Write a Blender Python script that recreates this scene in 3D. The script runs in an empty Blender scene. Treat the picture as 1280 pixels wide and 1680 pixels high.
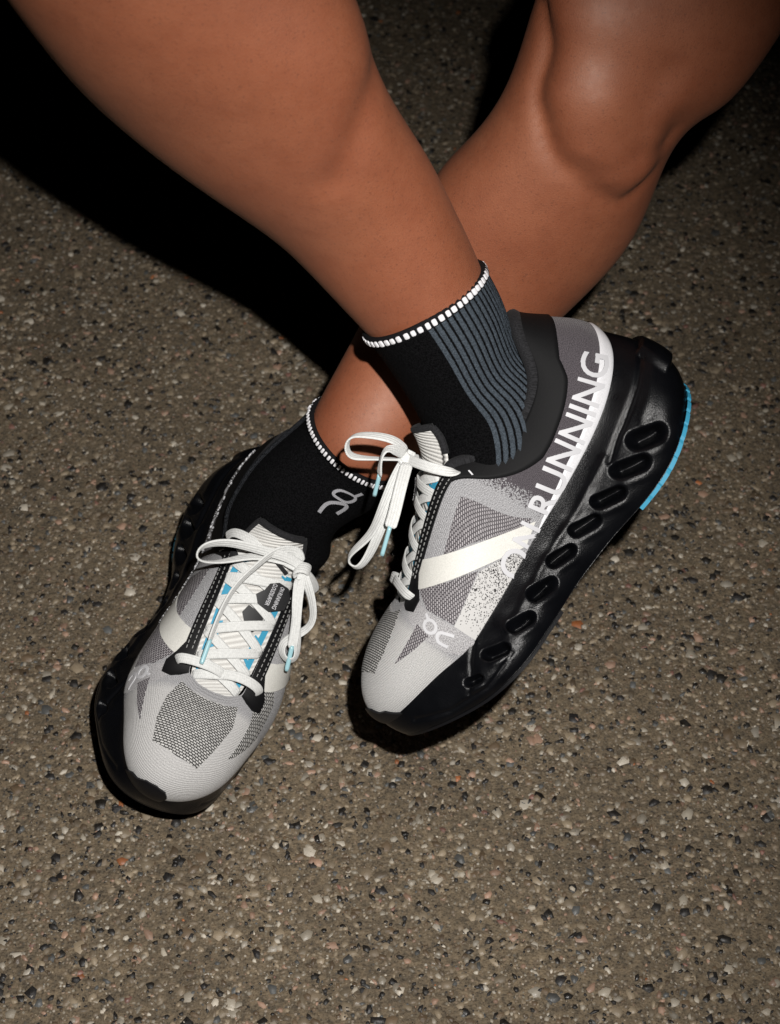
import bpy, bmesh, math, random
import numpy as np
from mathutils import Vector, Matrix, bvhtree

random.seed(7); rng = np.random.default_rng(7)
sc = bpy.context.scene
COL = sc.collection

# ------------------------------------------------------------------ camera, world, flash
TILT = math.radians(42.0)
DIST, FPX = 1.27, 2900.0
CAM = np.array([0.0, -DIST*math.sin(TILT), DIST*math.cos(TILT)])
LOOK = np.array([0.0, math.sin(TILT), -math.cos(TILT)])
UPV = np.array([0.0, math.cos(TILT), math.sin(TILT)])
RGT = np.array([1.0, 0.0, 0.0])
cam_d = bpy.data.cameras.new('camera'); cam = bpy.data.objects.new('camera', cam_d); COL.objects.link(cam)
cam_d.sensor_fit = 'VERTICAL'; cam_d.sensor_height = 36.0; cam_d.lens = FPX/1680*36.0
cam_d.clip_start = 0.02; cam_d.clip_end = 200
cam.location = CAM; cam.rotation_euler = (TILT, 0, 0)
cam_d.dof.use_dof = True; cam_d.dof.focus_distance = 1.02; cam_d.dof.aperture_fstop = 13
sc.camera = cam

world = bpy.data.worlds.new('World'); sc.world = world; world.use_nodes = True
wn = world.node_tree; bg = wn.nodes['Background']
sky = wn.nodes.new('ShaderNodeTexSky'); sky.sky_type = 'NISHITA'; sky.sun_disc = False
sky.sun_elevation = math.radians(2); sky.sun_rotation = math.radians(200)
wn.links.new(sky.outputs[0], bg.inputs[0]); bg.inputs[1].default_value = 0.00003

fl_d = bpy.data.lights.new('flash', 'SPOT'); flash = bpy.data.objects.new('flash', fl_d); COL.objects.link(flash)
flash.location = tuple(CAM + .07*RGT + .10*UPV)
fl_d.energy = 68; fl_d.shadow_soft_size = 0.009; fl_d.spot_size = math.radians(58); fl_d.spot_blend = 1.0
fl_d.color = (1.0, 0.97, 0.935)
flash.rotation_euler = (Vector((-0.10, -0.15, 0.0)) - flash.location).to_track_quat('-Z', 'Y').to_euler()

sc.view_settings.view_transform = 'Standard'; sc.view_settings.look = 'None'
sc.view_settings.exposure = 0.0; sc.view_settings.gamma = 1.0
sc.render.engine = 'CYCLES'
sc.cycles.max_bounces = 6; sc.cycles.use_denoising = True

FRONT = np.array([0.0, -.85, .944])        # limbs turn this side of their cross-section frame to the viewer

# ------------------------------------------------------------------ helpers
def srgb(r, g, b):
    f = lambda c: (c/255/12.92) if c/255 <= .04045 else ((c/255+.055)/1.055)**2.4
    return (f(r), f(g), f(b), 1)

def mesh_obj(name, verts, faces, mat=None, parent=None, smooth=True, attrs=None):
    me = bpy.data.meshes.new(name)
    me.from_pydata([tuple(map(float, v)) for v in verts], [], [tuple(map(int, f)) for f in faces])
    me.update()
    if smooth:
        me.polygons.foreach_set('use_smooth', [True]*len(me.polygons))
    if attrs:
        for k, a in attrs.items():
            a = np.asarray(a, dtype=np.float32)
            at = me.attributes.new(k, 'FLOAT_VECTOR', 'POINT')
            at.data.foreach_set('vector', a.reshape(-1))
    if mat: me.materials.append(mat)
    o = bpy.data.objects.new(name, me); COL.objects.link(o)
    if parent: o.parent = parent
    return o

def tag(o, label=None, cat=None, group=None, kind=None):
    for k, v in (('label', label), ('category', cat), ('group', group), ('kind', kind)):
        if v: o[k] = v
    return o

def empty(name, mat4):
    o = bpy.data.objects.new(name, None); COL.objects.link(o); o.matrix_world = mat4; o.empty_display_size = .02
    return o

def spline(keys, n, periodic=False, ts=None):
    """cubic spline through keys at uniform parameters; returns n samples (or at ts in key units)"""
    K = np.asarray(keys, float); m = len(K)
    if K.ndim == 1: K = K[:, None]
    if periodic:
        A = np.zeros((m, m)); B = np.zeros_like(K)
        for i in range(m):
            A[i, i] = 4; A[i, (i-1) % m] += 1; A[i, (i+1) % m] += 1
            B[i] = 3*(K[(i+1) % m]-K[(i-1) % m])
        D = np.linalg.solve(A, B)
        if ts is None: ts = np.arange(n)*m/n
        i = np.floor(ts).astype(int) % m; j = (i+1) % m; f = (ts-np.floor(ts))[:, None]
    else:
        A = np.zeros((m, m)); B = np.zeros_like(K)
        for i in range(m):
            if i == 0: A[0, 0] = 2; A[0, 1] = 1; B[0] = 3*(K[1]-K[0])
            elif i == m-1: A[i, i] = 2; A[i, i-1] = 1; B[i] = 3*(K[i]-K[i-1])
            else:
                A[i, i] = 4; A[i, i-1] = 1; A[i, i+1] = 1; B[i] = 3*(K[i+1]-K[i-1])
        D = np.linalg.solve(A, B)
        if ts is None: ts = np.linspace(0, m-1, n)
        i = np.clip(np.floor(ts).astype(int), 0, m-2); j = i+1; f = (ts-i)[:, None]
    a, b, c, d = K[i], D[i], 3*(K[j]-K[i])-2*D[i]-D[j], 2*(K[i]-K[j])+D[i]+D[j]
    return a + f*(b + f*(c + f*d))

def norm(v):
    v = np.asarray(v, float); return v/np.maximum(np.linalg.norm(v, axis=-1, keepdims=True), 1e-12)

def smooth01(x):
    x = np.clip(x, 0, 1); return x*x*(3-2*x)

def grid_faces(nu, nv, pu=False, flip=False):
    F = []
    for i in range(nu if pu else nu-1):
        i2 = (i+1) % nu
        for j in range(nv-1):
            q = (i*nv+j, i2*nv+j, i2*nv+j+1, i*nv+j+1)
            F.append(q[::-1] if flip else q)
    return F

def loft(centers, A, Bd, ra, rb, nseg=28, sub=6, power=2.0):
    """closed tube through elliptical rings"""
    m = len(centers)
    n = (m-1)*sub+1
    c = spline(centers, n); a = spline(A, n); b = norm(spline(Bd, n))
    r1 = spline(ra, n)[:, 0]; r2 = spline(rb, n)[:, 0]
    ph = np.linspace(0, 2*math.pi, nseg, endpoint=False)
    co, si = np.cos(ph), np.sin(ph)
    P = c[:, None]+a[:, None]*(r1[:, None]*co)[..., None]+b[:, None]*(r2[:, None]*si)[..., None]
    v = P.reshape(-1, 3).tolist()
    f = []
    for i in range(n-1):
        for j in range(nseg):
            j2 = (j+1) % nseg
            f.append((i*nseg+j, i*nseg+j2, (i+1)*nseg+j2, (i+1)*nseg+j))
    v.append(c[0]); v.append(c[-1]); k = len(v)
    for j in range(nseg):
        j2 = (j+1) % nseg
        f.append((k-2, j2, j)); f.append((k-1, (n-1)*nseg+j, (n-1)*nseg+j2))
    return v, f

def limb(rings, shear=None, **kw):
    """rings: (center, ra, rb) with frames facing the photograph's side"""
    c = np.array([r[0] for r in rings]); T = np.gradient(c, axis=0); T = norm(T)
    v = norm(c-FRONT)
    A = norm(np.cross(T, v)); Bd = np.cross(A, T)
    if shear is not None: A = A+Bd*np.array(shear)[:, None]
    return loft(c, A, Bd, [r[1] for r in rings], [r[2] for r in rings], **kw)

# ------------------------------------------------------------------ materials
def newmat(name):
    m = bpy.data.materials.new(name); m.use_nodes = True
    nt = m.node_tree; b = nt.nodes['Principled BSDF']
    return m, nt, b

class N:
    """tiny node-graph helper"""
    def __init__(s, nt): s.nt = nt
    def n(s, t, **kw):
        o = s.nt.nodes.new(t)
        for k, v in kw.items(): setattr(o, k, v)
        return o
    def l(s, a, b): s.nt.links.new(a, b)
    def _in(s, sock, v):
        if hasattr(v, 'is_linked') or hasattr(v, 'links'): s.l(v, sock)
        else: sock.default_value = v
    def math(s, op, a, b=None, c=None, clamp=False):
        o = s.n('ShaderNodeMath', operation=op, use_clamp=clamp); s._in(o.inputs[0], a)
        if b is not None: s._in(o.inputs[1], b)
        if c is not None: s._in(o.inputs[2], c)
        return o.outputs[0]
    def mix(s, f, a, b, blend='MIX'):
        o = s.n('ShaderNodeMix', data_type='RGBA', blend_type=blend)
        s._in(o.inputs[0], f); s._in(o.inputs[6], a); s._in(o.inputs[7], b)
        return o.outputs[2]
    def noise(s, vec, scale, detail=3, rough=.55):
        o = s.n('ShaderNodeTexNoise'); o.inputs['Scale'].default_value = scale
        o.inputs['Detail'].default_value = detail; o.inputs['Roughness'].default_value = rough
        if vec is not None: s.l(vec, o.inputs['Vector'])
        return o.outputs['Fac']
    def ramp(s, f, stops):
        o = s.n('ShaderNodeValToRGB'); e = o.color_ramp.elements
        while len(e) < len(stops): e.new(.5)
        for q, (p, c) in zip(e, stops): q.position = p; q.color = c
        s._in(o.inputs[0], f); return o.outputs[0]
    def mapr(s, v, a, b, c=0, d=1):
        o = s.n('ShaderNodeMapRange'); s._in(o.inputs[0], v)
        for i, x in enumerate((a, b, c, d)): o.inputs[i+1].default_value = x
        return o.outputs[0]
    def attr(s, name):
        return s.n('ShaderNodeAttribute', attribute_name=name).outputs['Vector']
    def sep(s, v):
        o = s.n('ShaderNodeSeparateXYZ'); s.l(v, o.inputs[0]); return o.outputs
    def obj(s): return s.n('ShaderNodeTexCoord').outputs['Object']
    def bump(s, h, strength, dist, bsdf):
        o = s.n('ShaderNodeBump'); o.inputs['Strength'].default_value = strength; o.inputs['Distance'].default_value = dist
        s.l(h, o.inputs['Height']); s.l(o.outputs[0], bsdf.inputs['Normal'])

def simple(name, col, rough=.6, spec=.5, noise_scale=0, bump=0, dist=.0004, sheen=0):
    m, nt, b = newmat(name); g = N(nt)
    b.inputs['Base Color'].default_value = col; b.inputs['Roughness'].default_value = rough
    b.inputs['Specular IOR Level'].default_value = spec
    if sheen: b.inputs['Sheen Weight'].default_value = sheen
    if noise_scale:
        f = g.noise(g.obj(), noise_scale)
        c = g.mix(f, [x*.75 for x in col[:3]]+[1], [min(1, x*1.25) for x in col[:3]]+[1])
        g.l(c, b.inputs['Base Color'])
        if bump: g.bump(f, bump, dist, b)
    return m
# ------------------------------------------------------------------ asphalt with exposed aggregate
gm, nt, b = newmat('asphalt_binder'); g = N(nt); oc = g.obj()
big = g.noise(oc, 9, 4); mid_ = g.noise(oc, 210, 4, .7); fin = g.noise(oc, 620, 4, .75)
c = g.mix(g.mapr(mid_, .38, .64), srgb(48, 39, 28), srgb(120, 103, 80))
c = g.mix(g.mapr(fin, .35, .7, 0, .55), c, srgb(138, 127, 108))
c = g.mix(g.mapr(fin, .45, .30, 0, .8), c, srgb(30, 27, 24))
vo = g.n('ShaderNodeTexVoronoi'); vo.inputs['Scale'].default_value = 520; g.l(oc, vo.inputs['Vector'])
vcol = g.sep(vo.outputs['Color'])
c = g.mix(g.math('MULTIPLY', g.math('GREATER_THAN', vcol[0], .80), g.mapr(vo.outputs['Distance'], .5, .35)), c, g.ramp(vcol[1], [(0, srgb(44, 43, 44)), (.3, srgb(130, 122, 108)), (.6, srgb(150, 142, 128)), (.85, srgb(124, 100, 78)), (1, srgb(186, 180, 168))]))
c = g.mix(g.mapr(big, .35, .65, 0, .35), c, srgb(58, 51, 43))
g.l(c, b.inputs['Base Color']); b.inputs['Roughness'].default_value = .78; b.inputs['Specular IOR Level'].default_value = .35
hgt = g.math('ADD', g.math('MULTIPLY', mid_, 1.2), g.math('ADD', g.math('MULTIPLY', fin, .6), g.math('MULTIPLY', vo.outputs['Distance'], -.35)))
g.bump(hgt, 1.0, .0014, b)
s_ = 30
ground = mesh_obj('ground', [(-s_, -s_, 0), (s_, -s_, 0), (s_, s_, 0), (-s_, s_, 0)], [(0, 1, 2, 3)], gm)
tag(ground, 'grey brown asphalt with exposed stone aggregate', kind='structure')

def aggregate(n=152000):
    r_ = np.random.default_rng(3)
    y = r_.uniform(-.62, .95, n); hw = .56+.16*(y+.4)/1.3; x = r_.uniform(-1, 1, n)*hw
    u = r_.random(n)
    rad = np.where(u < .50, r_.uniform(.0007, .0015, n), np.where(u < .85, r_.uniform(.0015, .0027, n), np.where(u < .965, r_.uniform(.0027, .0040, n), r_.uniform(.0040, .0054, n))))
    K = 5; rot = r_.uniform(0, 6.28, n); asp = r_.uniform(.42, 1, n); dirn = r_.uniform(0, 6.28, n)
    a = rot[:, None]+(np.arange(K)/K*2*math.pi)[None]+r_.uniform(-.34, .34, (n, K))
    rr = rad[:, None]*r_.uniform(.72, 1.22, (n, K)); px = rr*np.cos(a); py = rr*np.sin(a)*asp[:, None]
    cx = px*np.cos(dirn)[:, None]-py*np.sin(dirn)[:, None]; cy = px*np.sin(dirn)[:, None]+py*np.cos(dirn)[:, None]
    h = np.minimum(rad*.42, .0011)*r_.uniform(.35, 1.1, n); tx, ty = r_.normal(0, .22, (2, n))
    sh = r_.uniform(.60, .84, (n, K)); P = np.empty((n, 2*K, 3))
    P[:, :K, 0] = x[:, None]+cx; P[:, :K, 1] = y[:, None]+cy; P[:, :K, 2] = -.0004
    ux, uy = cx*sh, cy*sh
    P[:, K:, 0] = x[:, None]+ux; P[:, K:, 1] = y[:, None]+uy; P[:, K:, 2] = np.maximum(h[:, None]+tx[:, None]*ux+ty[:, None]*uy, .00008)
    me = bpy.data.meshes.new('aggregate'); me.vertices.add(n*2*K); me.vertices.foreach_set('co', P.reshape(-1))
    base = (np.arange(n)*2*K)[:, None]; i = np.arange(K); j = (i+1) % K
    q = np.stack([i, j, K+j, K+i], 1).reshape(-1)      # K quads
    loops = np.concatenate([base+q[None], base+(K+i)[None]], 1).reshape(-1)
    tot = np.tile(np.concatenate([np.full(K, 4), [K]]), n); start = np.concatenate([[0], np.cumsum(tot)[:-1]])
    me.loops.add(len(loops)); me.loops.foreach_set('vertex_index', loops.astype(np.int32))
    me.polygons.add(len(tot)); me.polygons.foreach_set('loop_start', start.astype(np.int32)); me.polygons.foreach_set('loop_total', tot.astype(np.int32))
    me.update(calc_edges=True)
    pal = np.array([srgb(*c)[:3] for c in ((128, 115, 96), (106, 94, 78), (22, 23, 26), (12, 13, 15), (172, 164, 150), (146, 118, 100), (92, 77, 60), (76, 78, 78), (146, 138, 124), (150, 90, 52), (122, 88, 78))])
    pr = np.array([.25, .19, .09, .10, .04, .05, .14, .04, .09, .002, .008]); pr /= pr.sum()
    col = pal[r_.choice(len(pal), n, p=pr)]*r_.uniform(.55, 1.3, (n, 1)); col = np.clip(col, 0, 1)
    at = me.attributes.new('tint', 'FLOAT_VECTOR', 'POINT'); at.data.foreach_set('vector', np.repeat(col, 2*K, 0).astype(np.float32).reshape(-1))
    m, nt, b = newmat('stone_chips'); g = N(nt); t = g.attr('tint'); oc = g.obj()
    f = g.noise(oc, 1400, 3, .7)
    c = g.mix(g.mapr(f, .35, .75, .0, .30), t, srgb(84, 74, 60)); g.l(c, b.inputs['Base Color'])
    g.l(g.mapr(g.noise(oc, 300, 2), .3, .7, .22, .75), b.inputs['Roughness']); b.inputs['Specular IOR Level'].default_value = .45
    g.bump(f, .5, .0004, b); me.materials.append(m)
    o = bpy.data.objects.new('aggregate', me); COL.objects.link(o)
    tag(o, 'small mixed stone chips set in the asphalt surface', 'stone chips', kind='stuff')
aggregate()
# ------------------------------------------------------------------ the person's legs
# ring centres (m) and half widths across and in depth, from the foot up to the hip
R_RINGS = [
    (np.array([0.0558, -0.1337, 0.2268]), 0.0200, 0.0200),
    (np.array([0.0459, -0.1216, 0.2431]), 0.0261, 0.0261),
    (np.array([0.0328, -0.1089, 0.2653]), 0.0324, 0.0340),
    (np.array([0.0188, -0.0993, 0.2873]), 0.0370, 0.0389),
    (np.array([-0.0053, -0.0931, 0.3266]), 0.0426, 0.0426),
    (np.array([-0.0272, -0.0922, 0.3611]), 0.0467, 0.0457),
    (np.array([-0.0571, -0.0970, 0.4038]), 0.0549, 0.0522),
    (np.array([-0.0852, -0.0969, 0.4510]), 0.0673, 0.0619),
    (np.array([-0.1104, -0.1062, 0.5032]), 0.0683, 0.0615),
    (np.array([-.1330, -.0950, .5530]), .0640, .0610),
    (np.array([-.1050, .0300, .5880]), .0660, .0650),
    (np.array([0.0300, 0.1700, 0.5900]), 0.0760, 0.0760),
    (np.array([0.1300, 0.2800, 0.5700]), 0.0850, 0.0850),
]
L_RINGS = [
    (np.array([-0.0674, -0.0759, 0.0932]), 0.0160, 0.0180),
    (np.array([-0.0531, -0.0738, 0.1084]), 0.0180, 0.0180),
    (np.array([-0.0388, -0.0763, 0.1264]), 0.0240, 0.0240),
    (np.array([-0.0197, -0.0805, 0.1563]), 0.0338, 0.0354),
    (np.array([0.0189, -0.0464, 0.1937]), 0.0434, 0.0413),
    (np.array([0.0687, -0.0224, 0.2625]), 0.0567, 0.0510),
    (np.array([0.0952, -0.0194, 0.3055]), 0.0561, 0.0516),
    (np.array([0.1117, -0.0174, 0.3476]), 0.0503, 0.0478),
    (np.array([0.1264, -0.0072, 0.3770]), 0.0560, 0.0532),
    (np.array([0.1470, 0.0119, 0.4009]), 0.0651, 0.0618),
    (np.array([0.1950, 0.0900, 0.4500]), 0.0720, 0.0720),
    (np.array([0.2500, 0.2000, 0.5000]), 0.0800, 0.0800),
    (np.array([0.3000, 0.2900, 0.5400]), 0.0860, 0.0860),
]
def build_body():
    v, f = [], []
    for part in (limb(R_RINGS, shear=[0, 0, 0, .08, .25, .36, .42, .42, .3, .1, 0, 0, 0], nseg=48), limb(L_RINGS, shear=[0, 0, 0, 0, -.1, -.25, -.28, -.25, -.25, -.2, 0, 0, 0], nseg=48)):
        o = len(v); v += [tuple(map(float, p)) for p in part[0]]; f += [tuple(i+o for i in q) for q in part[1]]
    # pelvis
    o = len(v)
    pv, pf = loft([(.215, .30, .46), (.215, .31, .54), (.215, .32, .62), (.215, .33, .70), (.215, .34, .76)],
                  [(1, 0, 0)]*5, [(0, 1, 0)]*5, [.13, .17, .165, .14, .13], [.09, .12, .115, .10, .095], nseg=32)
    v += [tuple(map(float, p)) for p in pv]; f += [tuple(i+o for i in q) for q in pf]
    me = bpy.data.meshes.new('body_raw'); me.from_pydata(v, [], f); me.update()
    bm = bmesh.new(); bm.from_mesh(me); bmesh.ops.recalc_face_normals(bm, faces=bm.faces); bm.to_mesh(me); bm.free()
    ob = bpy.data.objects.new('body_raw', me); COL.objects.link(ob)
    r = ob.modifiers.new('r', 'REMESH'); r.mode = 'VOXEL'; r.voxel_size = .0032
    s = ob.modifiers.new('s', 'SMOOTH'); s.factor = .5; s.iterations = 14
    dg = bpy.context.evaluated_depsgraph_get(); ev = ob.evaluated_get(dg)
    m2 = bpy.data.meshes.new_from_object(ev)
    bpy.data.objects.remove(ob)
    n = len(m2.vertices); P = np.empty(n*3); m2.vertices.foreach_get('co', P); P = P.reshape(-1, 3)
    Nn = np.empty(n*3); m2.vertices.foreach_get('normal', Nn); Nn = Nn.reshape(-1, 3)
    P = sculpt(P, Nn)
    m2.vertices.foreach_set('co', P.reshape(-1)); m2.update()
    bm = bmesh.new(); bm.from_mesh(m2)
    for _ in range(4): bmesh.ops.smooth_vert(bm, verts=bm.verts, factor=.5, use_axis_x=True, use_axis_y=True, use_axis_z=True)
    bm.to_mesh(m2); bm.free()
    m2.polygons.foreach_set('use_smooth', [True]*len(m2.polygons))
    return m2

def poly_dist(P, pl, Nn):
    """distance to a 3-D polyline and the side of it each vertex lies on"""
    pl = np.asarray(pl, float); best = np.full(len(P), 1e9); side = np.zeros(len(P)); end = np.zeros(len(P), bool)
    m = len(pl)-1
    for k, (a, b) in enumerate(zip(pl[:-1], pl[1:])):
        d = b-a; t = np.clip(((P-a)@d)/(d@d), 0, 1); q = P-(a+t[:, None]*d); ds = np.linalg.norm(q, axis=1)
        sd = np.sign(np.sum(np.cross(np.broadcast_to(d, q.shape), Nn)*q, 1)); u = ds < best
        best[u] = ds[u]; side[u] = sd[u]
    # fade at the two ends
    L = np.linalg.norm(np.diff(pl, axis=0), axis=1).sum()
    return best, side

KNEE_CREASE = [(.0824, -.0168, .4227), (.0836, -.0345, .4087), (.0797, -.0434, .3895), (.082, -.0512, .3782), (.0878, -.0593, .3621), (.0988, -.0631, .3491),
               (.1131, -.0623, .3356), (.1249, -.0579, .3254), (.1335, -.053, .325), (.1471, -.0431, .3322), (.1556, -.0339, .335)]
KNEE_FOLDS = [([(.1326, -.0551, .359), (.1501, -.0445, .3529), (.1560, -.0415, .359)], .0018, .0040), ([(.1026, -.0625, .3531), (.1118, -.0617, .3513), (.1203, -.0597, .351)], .0013, .004),
              ([(.093, -.0419, .4106), (.119, -.0501, .4089), (.1443, -.0492, .3996)], .0030, .011)]
CALF_LINE = [(-.0053, -.1174, .4487), (-.0082, -.1303, .4437), (-.0118, -.1357, .4352), (-.0185, -.1398, .4185), (-.0267, -.1404, .4004)]
def blob(P, c, r): return np.exp(-(np.linalg.norm(P-np.array(c), axis=1)/r)**2)
def sculpt(P, Nn):
    d, sd = poly_dist(P, spline(KNEE_CREASE, 60), Nn)
    pin = np.array([[.118, -.0548, .3912]]); k = np.argmin(np.linalg.norm(P-pin, axis=1)); inside = sd*sd[k]
    din = d*inside
    front = smooth01((P[:, 2]-.290)/.02)
    wl = .45+.55*smooth01((.105-P[:, 0])/.02)                     # crisper on the inner side of the knee
    disp = front*(-.0042*wl*np.exp(-(d/.0050)**2)+.0080*smooth01((din+.004)/.022)*np.exp(-(np.maximum(din-.020, 0)/.030)**2)*smooth01((din+.004)/.005))
    disp *= 1-smooth01((P[:, 0]-.136)/.020)*(P[:, 0] > .1)
    for pl, h, w in KNEE_FOLDS:
        d2, _ = poly_dist(P, spline(pl, 20), Nn); disp -= 1.0*h*np.exp(-(d2/w/1.3)**2)
    disp += .0045*blob(P, (.118, -.0548, .3912), .020)+.0030*blob(P, (.1506, -.0478, .3824), .012)
    d3, _ = poly_dist(P, spline(CALF_LINE, 30), Nn)
    disp -= .0030*np.exp(-(d3/.010)**2)
    disp += .0030*blob(P, (-.0334, -.1611, .4783), .045)
    return P+Nn*disp[:, None]

skin, nt, b = newmat('skin'); g = N(nt)
oc = g.obj()
c = g.mix(g.mapr(g.noise(oc, 16, 4), .3, .7), srgb(131, 69, 42), srgb(147, 85, 56))
c = g.mix(g.mapr(g.noise(oc, 70, 4, .65), .45, .75, 0, .5), c, srgb(122, 62, 36))
c = g.mix(g.mapr(g.noise(oc, 800, 2), .58, .70, 0, .45), c, srgb(88, 44, 29))
pv_ = g.n('ShaderNodeTexVoronoi'); pv_.inputs['Scale'].default_value = 330; g.l(oc, pv_.inputs['Vector'])
pore = g.mapr(pv_.outputs['Distance'], .0, .16)
c = g.mix(g.math('MULTIPLY', g.math('SUBTRACT', 1.0, pore), g.mapr(g.noise(oc, 30, 2), .45, .6, 0, .7)), c, srgb(62, 32, 24))
g.l(c, b.inputs['Base Color'])
g.l(g.mapr(g.noise(oc, 220, 3), .3, .7, .64, .74), b.inputs['Roughness'])
b.inputs['Specular IOR Level'].default_value = 1.0; b.inputs['Specular Tint'].default_value = (1, .85, .70, 1)
b.inputs['Coat Weight'].default_value = .38; b.inputs['Coat Roughness'].default_value = .50
b.inputs['Subsurface Weight'].default_value = .03; b.inputs['Subsurface Radius'].default_value = (.006, .002, .001); b.inputs['Subsurface Scale'].default_value = 1
wvs = g.n('ShaderNodeTexVoronoi', feature='DISTANCE_TO_EDGE'); wvs.inputs['Scale'].default_value = 700; g.l(oc, wvs.inputs['Vector'])
g.bump(g.math('ADD', g.math('MULTIPLY', g.noise(oc, 500, 4, .7), 1.0), g.math('ADD', g.math('MULTIPLY', wvs.outputs['Distance'], 1.2), g.math('MULTIPLY', pore, .5))), .20, .0006, b)

person = empty('person', Matrix.Identity(4))
tag(person, 'bare tanned legs of a seated person crossed at the ankles', 'person')
body = bpy.data.objects.new('body', build_body()); COL.objects.link(body); body.parent = person
body.data.materials.append(skin)
def build_shorts():
    v, f = [], []
    grow = lambda rs, k: [(r[0], r[1]+k, r[2]+k) for r in rs]
    parts = [limb(grow(R_RINGS[-3:], .014), nseg=32), limb(grow(L_RINGS[-3:], .014), nseg=32),
             loft([(.215, .30, .455), (.215, .31, .54), (.215, .32, .62), (.215, .33, .70), (.215, .34, .745)], [(1, 0, 0)]*5, [(0, 1, 0)]*5,
                  [.14, .182, .177, .152, .142], [.10, .132, .127, .112, .107], nseg=32)]
    for pv, pf in parts:
        o = len(v); v += [tuple(map(float, p)) for p in pv]; f += [tuple(i+o for i in q) for q in pf]
    ob = mesh_obj('shorts_raw', v, f)
    r = ob.modifiers.new('r', 'REMESH'); r.mode = 'VOXEL'; r.voxel_size = .008
    s = ob.modifiers.new('s', 'SMOOTH'); s.factor = .5; s.iterations = 4
    me = bpy.data.meshes.new_from_object(ob.evaluated_get(bpy.context.evaluated_depsgraph_get())); bpy.data.objects.remove(ob)
    me.polygons.foreach_set('use_smooth', [True]*len(me.polygons)); return me
shorts = bpy.data.objects.new('shorts', build_shorts()); COL.objects.link(shorts); shorts.parent = person
shorts.data.materials.append(simple('shorts_fabric', (.01, .01, .012, 1), .8, .2, 900, .2))
# ------------------------------------------------------------------ running shoes (right-foot frame, mm: x forward, y medial, z up)
# one row per station round the foot: border with the midsole, lower and upper control offsets, topline
UP_M = [  # B(x,y,z)        P1 off          P2 off           T
    ((14, 0, 74),    (-5, 0, 14),  (-5, 0, -13),   (37, 0, 121)),
    ((18, 17, 67),   (-4, 2, 15),  (-4, 3, -13),   (41, 14, 119)),
    ((32, 28, 57),   (-2, 4, 16),  (-2, 5, -13),   (49, 22, 110)),
    ((55, 33, 48),   (0, 4, 16),   (0, 5, -12),    (60, 27, 94)),
    ((80, 33, 42),   (0, 4, 16),   (0, 5, -11),    (76, 28, 85)),
    ((103, 32, 38),  (0, 4, 17),   (0, 5, -11),    (92, 27, 81)),
    ((122, 33, 36),  (0, 4, 19),   (0, 6, -11),    (108, 25, 82)),
    ((140, 36, 34),  (0, 4, 22),   (0, 8, -12),    (124, 22, 91)),
    ((156, 39, 32),  (0, 4, 24),   (0, 11, -12),   (138, 20, 98)),
    ((175, 43, 30),  (0, 4, 24),   (0, 14, -10),   (160, 19.5, 92)),
    ((193, 46, 28.5), (0, 4, 23),  (1, 17, -6),    (184, 19, 81)),
    ((211, 46, 27.5), (0, 3, 22),  (4, 18, -2),    (205, 18, 70.5)),
    ((230, 41, 30),  (2, 3, 19),   (14, 19, 1),    (210.5, 15, 68.5)),
    ((252, 34, 31.5),  (6, 5, 18),   (26, 13, 3),    (213.5, 10, 68.5)),
    ((269, 23, 32),  (8, 3, 19),   (33, 7, 5),     (214.5, 5, 68.5)),
    ((276, 7, 33),   (8, 0, 20),   (36, 0, 5),     (215, 0, 68.5)),
]
LAT_Y = {1: -18, 2: -29, 3: -33, 4: -35, 5: -36, 6: -38, 7: -41, 8: -43, 9: -45, 10: -46, 11: -43, 12: -37, 13: -28, 14: -13}
def upper_keys():
    K = [tuple(np.array(a, float) for a in r) for r in UP_M]
    for i in range(14, 0, -1):
        B, a, c, T = (np.array(q, float) for q in UP_M[i])
        B[1] = LAT_Y[i]; a[1] *= -1; c[1] *= -1; T[1] *= -1
        K.append((B, a, c, T))
    return K
NTH, NW = 360, 64
KEYS = upper_keys(); NK = len(KEYS)
def bez(a, b, c, d, w):
    w = w[None, :, None]
    return (1-w)**3*a[:, None]+3*(1-w)**2*w*b[:, None]+3*(1-w)*w*w*c[:, None]+w**3*d[:, None]

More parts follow.
